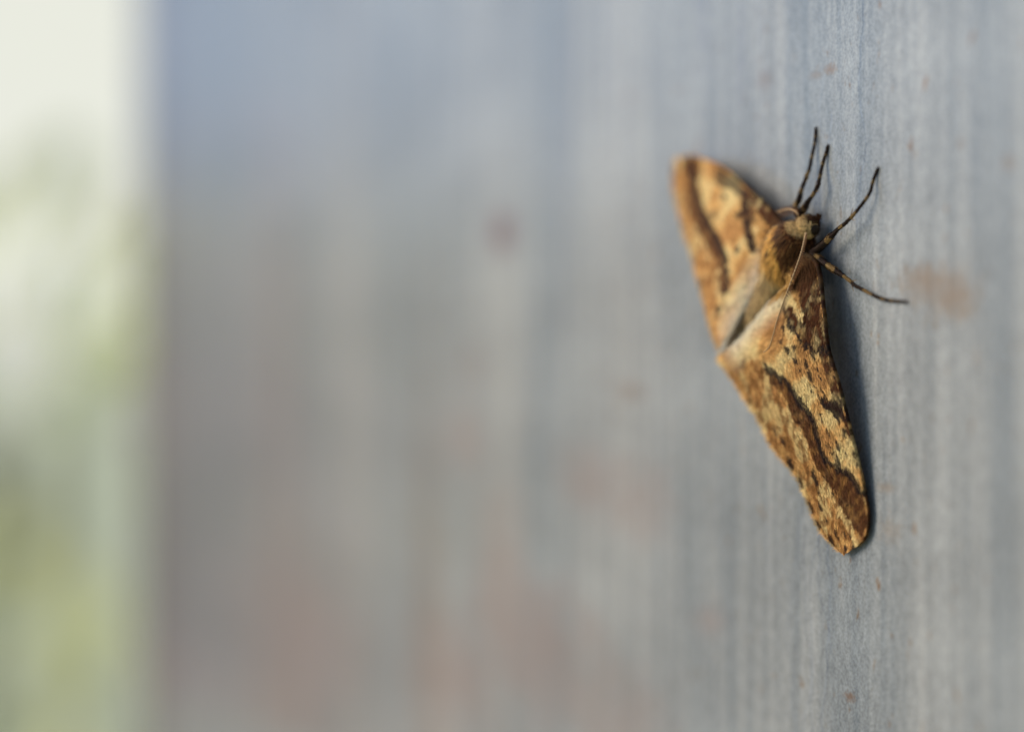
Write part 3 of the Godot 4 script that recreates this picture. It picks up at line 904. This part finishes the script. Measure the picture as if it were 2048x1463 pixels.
func moth_body(root: Node3D) -> void:
	var lo := Vector3(-2.4, -8.6, -0.2)
	var cell := 0.16
	var dims := Vector3i(34, 88, 28)
	var f := PackedFloat32Array()
	f.resize(dims.x * dims.y * dims.z)
	var i := 0
	for z in dims.z:
		for y in dims.y:
			for x in dims.x:
				f[i] = body_field(lo + Vector3(x, y, z) * cell)
				i += 1
	var s := Shape.new()
	var at := {}
	var sx := 1
	var sy := dims.x
	var sz := dims.x * dims.y
	var corner := [0, sx, sy, sx + sy, sz, sx + sz, sy + sz, sx + sy + sz]
	for z in dims.z - 1:
		for y in dims.y - 1:
			for x in dims.x - 1:
				var b := x + y * sy + z * sz
				var inside := 0
				for c in corner:
					if f[b + c] < 0.0:
						inside += 1
				if inside == 0 or inside == 8:
					continue
				var p := lo + (Vector3(x, y, z) + Vector3(0.5, 0.5, 0.5)) * cell
				for it in 3:
					var g := gradient(p)
					p -= g * body_field(p) * 0.8
				at[b] = s.vert(p, gradient(p), body_colour(p))
	for b in at:
		for ax in 3:
			var step: int = [sx, sy, sz][ax]
			var o1: int = [sy, sz, sx][ax]
			var o2: int = [sz, sx, sy][ax]
			if b + step >= f.size() or (f[b] < 0.0) == (f[b + step] < 0.0):
				continue
			if at.has(b - o1) and at.has(b - o2) and at.has(b - o1 - o2):
				s.quad(at[b], at[b - o1], at[b - o1 - o2], at[b - o2])
	var body := put("body", s, cloth(0.85), root)
	# eyes
	for side in [-1.0, 1.0]:
		var e := Shape.new()
		var c := HEAD + Vector3(0.60 * side, 0.26, -0.16)
		for a in 17:
			for k in 24:
				var th := PI * a / 16.0
				var ph := TAU * k / 24.0
				var d := Vector3(sin(th) * cos(ph), sin(th) * sin(ph), cos(th))
				e.vert(c + d * 0.42 * (1.0 + 0.012 * sin(th * 40.0) * sin(ph * 24.0)), d, Color(0.035, 0.022, 0.015))
		for a in 16:
			for k in 24:
				e.quad(a * 24 + k, a * 24 + (k + 1) % 24, (a + 1) * 24 + (k + 1) % 24, (a + 1) * 24 + k)
		put("compound_eye", e, cloth(0.25), body)
	# fur, combed back over the body
	var fur := Shape.new()
	var tuft := noise(1.1, 2, 77)
	for k in 22000:
		var t := (rng.randi() % (s.idx.size() / 3)) * 3
		var u := rng.randf()
		var w := rng.randf()
		if u + w > 1.0:
			u = 1.0 - u
			w = 1.0 - w
		var pa := s.v[s.idx[t]]
		var p := (pa + (s.v[s.idx[t + 1]] - pa) * u + (s.v[s.idx[t + 2]] - pa) * w) * 1000.0
		var nn := s.n[s.idx[t]]
		if nn.z < -0.75 and p.y < 2.0:
			continue
		if (p - HEAD - Vector3(0.60, 0.26, -0.16)).length() < 0.43 or (p - HEAD - Vector3(-0.60, 0.26, -0.16)).length() < 0.43:
			continue
		var col := fur_colour(p)
		var clump := tuft.get_noise_3dv(p * 1.3)
		var back := Vector3(clump * 0.5, -1, 0.0) if p.y < 2.7 else Vector3(clump * 0.8, 0.45 + clump, 0.2)
		if p.y > 1.5 and p.y < 2.7:
			back = Vector3(clump * 0.3 + (p.x - 0.4) * 0.35, -1, 0.25)
		if p.y < 0.2:
			back.x += (p.x - 0.3) * 0.5
		back = (back - nn * back.dot(nn)).normalized()
		var lift := 0.22 + 0.25 * rng.randf()
		var dir := (back + nn * lift + Vector3(rng.randfn(0, 0.10), rng.randfn(0, 0.10), rng.randfn(0, 0.10))).normalized()
		var length := rng.randf_range(0.5, 1.0)
		if p.y > 2.7:
			length = rng.randf_range(0.22, 0.42)
		elif p.y < 0.6:
			length = rng.randf_range(0.8, 1.6)
		var tone := rng.randf_range(0.55, 1.35) * (1.0 + 0.7 * clump)
		fur.hair(p - nn * 0.03, dir, -nn * 0.22 + back * 0.05, length, rng.randf_range(0.025, 0.06), (nn + dir * 0.25).normalized(), col * tone * 0.8, col * tone * 1.2)
	put("fur", fur, cloth(0.6, 0.1), body, "stuff")


func gradient(p: Vector3) -> Vector3:
	var e := 0.02
	return Vector3(body_field(p + Vector3(e, 0, 0)) - body_field(p - Vector3(e, 0, 0)), body_field(p + Vector3(0, e, 0)) - body_field(p - Vector3(0, e, 0)), body_field(p + Vector3(0, 0, e)) - body_field(p - Vector3(0, 0, e))).normalized()


func body_colour(p: Vector3) -> Color:
	return fur_colour(p) * 0.6


func fur_colour(p: Vector3) -> Color:
	var cream := Color(0.64, 0.41, 0.17)
	var gold := Color(0.64, 0.33, 0.08)
	var dark := Color(0.060, 0.026, 0.012)
	var brown := Color(0.17, 0.065, 0.022)
	if p.y > 2.85:
		if p.y > 4.05 or p.z < 1.1 + 0.15 * sin(p.y * 9.0):
			return dark
		return cream.lerp(dark, 0.75) if rng.randf() < 0.13 else cream
	var front := 0.4 * (p.y - 0.9) + 0.33 * (p.x - 0.35) - 0.56 * (p.z - 2.05) + 0.08 * sin(p.x * 5.0 + p.y * 3.0)
	if front > -0.15 and p.y > -0.6:
		return [dark, brown, brown, Color(0.34, 0.17, 0.06)][mini(3, int(rng.randf() * rng.randf() * 5.0))]
	for s in [Vector2(0.55, 1.25), Vector2(-0.5, 0.3), Vector2(0.6, -0.4), Vector2(1.3, 0.1)]:
		if Vector2(p.x, p.y).distance_to(s) < 0.26 and p.z > 2.0:
			return dark
	if p.y < -1.4:
		return Color(0.58, 0.40, 0.20) if rng.randf() < 0.7 else Color(0.26, 0.15, 0.06)
	if p.x < -0.7 or p.y < -0.6:
		return Color(0.64, 0.45, 0.22)
	return gold.lerp(Color(0.70, 0.45, 0.15), clampf(-p.y * 0.5 + rng.randf() * 0.4, 0.0, 1.0))


# ---------------------------------------------------------------- antennae and legs
func antenna(root: Node3D, pts_ab: Array, side: float) -> void:
	var pts := []
	for p in pts_ab:
		pts.append(Vector3(p.y, p.x, p.z))
	var at := even(pts.size())
	var path := PackedVector3Array()
	var radii := PackedFloat32Array()
	var cols := PackedColorArray()
	var count := 150
	for i in count:
		var f := float(i) / (count - 1)
		path.push_back(spline(pts, at, f))
		radii.push_back(lerpf(0.075, 0.032, sqrt(f)) * (1.0 + 0.14 * sin(i * TAU / 3.0)))
		cols.push_back(Color(0.62, 0.41, 0.22) if i % 3 != 0 else Color(0.36, 0.20, 0.10))
	var s := Shape.new()
	s.tube(path, radii, cols, 8)
	var o := put("antenna", s, cloth(0.5), root)
	var comb := Shape.new()
	var teeth := 64
	for k in teeth:
		var f := 0.04 + 0.955 * k / teeth
		var p := spline(pts, at, f)
		var t := (spline(pts, at, minf(f + 0.01, 1.0)) - spline(pts, at, f - 0.01)).normalized()
		var across := t.cross(Vector3(0, 0, 1)).normalized()
		for b in [-1.0, 1.0]:
			for dup in 2:
				var length := (0.58 if b * side > 0.0 else 0.40) * sin(PI * clampf(f * 0.8 + 0.16, 0.0, 1.0)) * rng.randf_range(0.85, 1.1)
				var dir: Vector3 = (across * b + t * (0.35 + 0.12 * (dup - 1)) + Vector3(0, 0, -0.55 + rng.randf_range(-0.08, 0.08))).normalized()
				comb.hair(p, dir, t * 0.25, length, 0.075, Vector3(0, 0, 1), Color(0.08, 0.035, 0.015), Color(0.14, 0.07, 0.03))
	put("comb_teeth", comb, cloth(0.6), o, "stuff")


func leg(root: Node3D, pts_ab: Array, bands: Array, thin: float, thick: float) -> void:
	var pts := []
	for p in pts_ab:
		pts.append(Vector3(p.y, p.x, p.z))
	var at := even(pts.size())
	# arc length, so that the bands can be laid along it
	var fine := []
	var lens := [0.0]
	for i in 241:
		fine.append(spline(pts, at, i / 240.0))
		if i:
			lens.append(lens[i - 1] + fine[i].distance_to(fine[i - 1]))
	var total: float = lens[240]
	var dark := Color(0.045, 0.028, 0.022)
	var light := Color(0.36, 0.22, 0.09)
	var path := PackedVector3Array()
	var radii := PackedFloat32Array()
	var cols := PackedColorArray()
	var tufts := Shape.new()
	for i in 241:
		var f: float = lens[i] / total
		var b := 0
		while b < bands.size() - 1 and f > bands[b]:
			b += 1
		var edge: float = bands[b] - f
		var r := lerpf(thin * 0.7, thin * 1.0, clampf(f * 2.0, 0.0, 1.0))
		r = lerpf(r, thick, smoothstep(0.6, 0.86, f))
		r *= 1.0 + 0.09 * exp(-edge * edge / 0.00012)         # a swelling at each joint
		var col := dark if b % 2 == 0 else light * lerpf(0.6, 1.0, f)
		path.push_back(fine[i])
		radii.push_back(r * (0.45 if i < 2 else 1.0))
		cols.push_back(col * rng.randf_range(0.85, 1.15))
		if i > 4 and i < 240:
			var t: Vector3 = (fine[i] - fine[i - 1]).normalized()
			var a := t.cross(Vector3(0, 0, 1)).normalized()
			var c := a.cross(t)
			for k in 9:
				var w := rng.randf() * TAU
				var o := a * cos(w) + c * sin(w)
				var bristle := rng.randf_range(0.12, 0.28) * (1.0 + 1.3 * smoothstep(0.55, 0.8, f))
				tufts.hair(fine[i] + o * r * 0.9, (-t + o * 0.38).normalized(), -o * 0.1, bristle, 0.045, o, col * rng.randf_range(0.7, 1.2), col * rng.randf_range(0.8, 1.3))
	var s := Shape.new()
	s.tube(path, radii, cols, 10)
	# two claws at the foot, a spur pair at the end of the shin
	for side in [-1.0, 1.0]:
		var t: Vector3 = (fine[0] - fine[8]).normalized()
		var a := t.cross(Vector3(0, 0, 1)).normalized()
		s.tube(PackedVector3Array([fine[1], fine[0] + t * 0.10 + a * side * 0.10, fine[0] + t * 0.16 + a * side * 0.16 - Vector3(0, 0, 0.07)]), PackedFloat32Array([0.05, 0.035, 0.012]), PackedColorArray([dark, dark, dark]), 6)
		var i := 134
		var t2: Vector3 = (fine[i - 3] - fine[i + 3]).normalized()
		var a2 := t2.cross(Vector3(0, 0, 1)).normalized()
		s.tube(PackedVector3Array([fine[i], fine[i] + (a2 * side + t2 * 0.5) * 0.25, fine[i] + (a2 * side * 1.6 + t2 * 1.6) * 0.32]), PackedFloat32Array([0.045, 0.03, 0.008]), PackedColorArray([light * 0.5, light * 0.6, light * 0.6]), 6)
	var o := put("leg", s, cloth(0.6), root)
	put("bristles", tufts, cloth(0.8), o, "stuff")
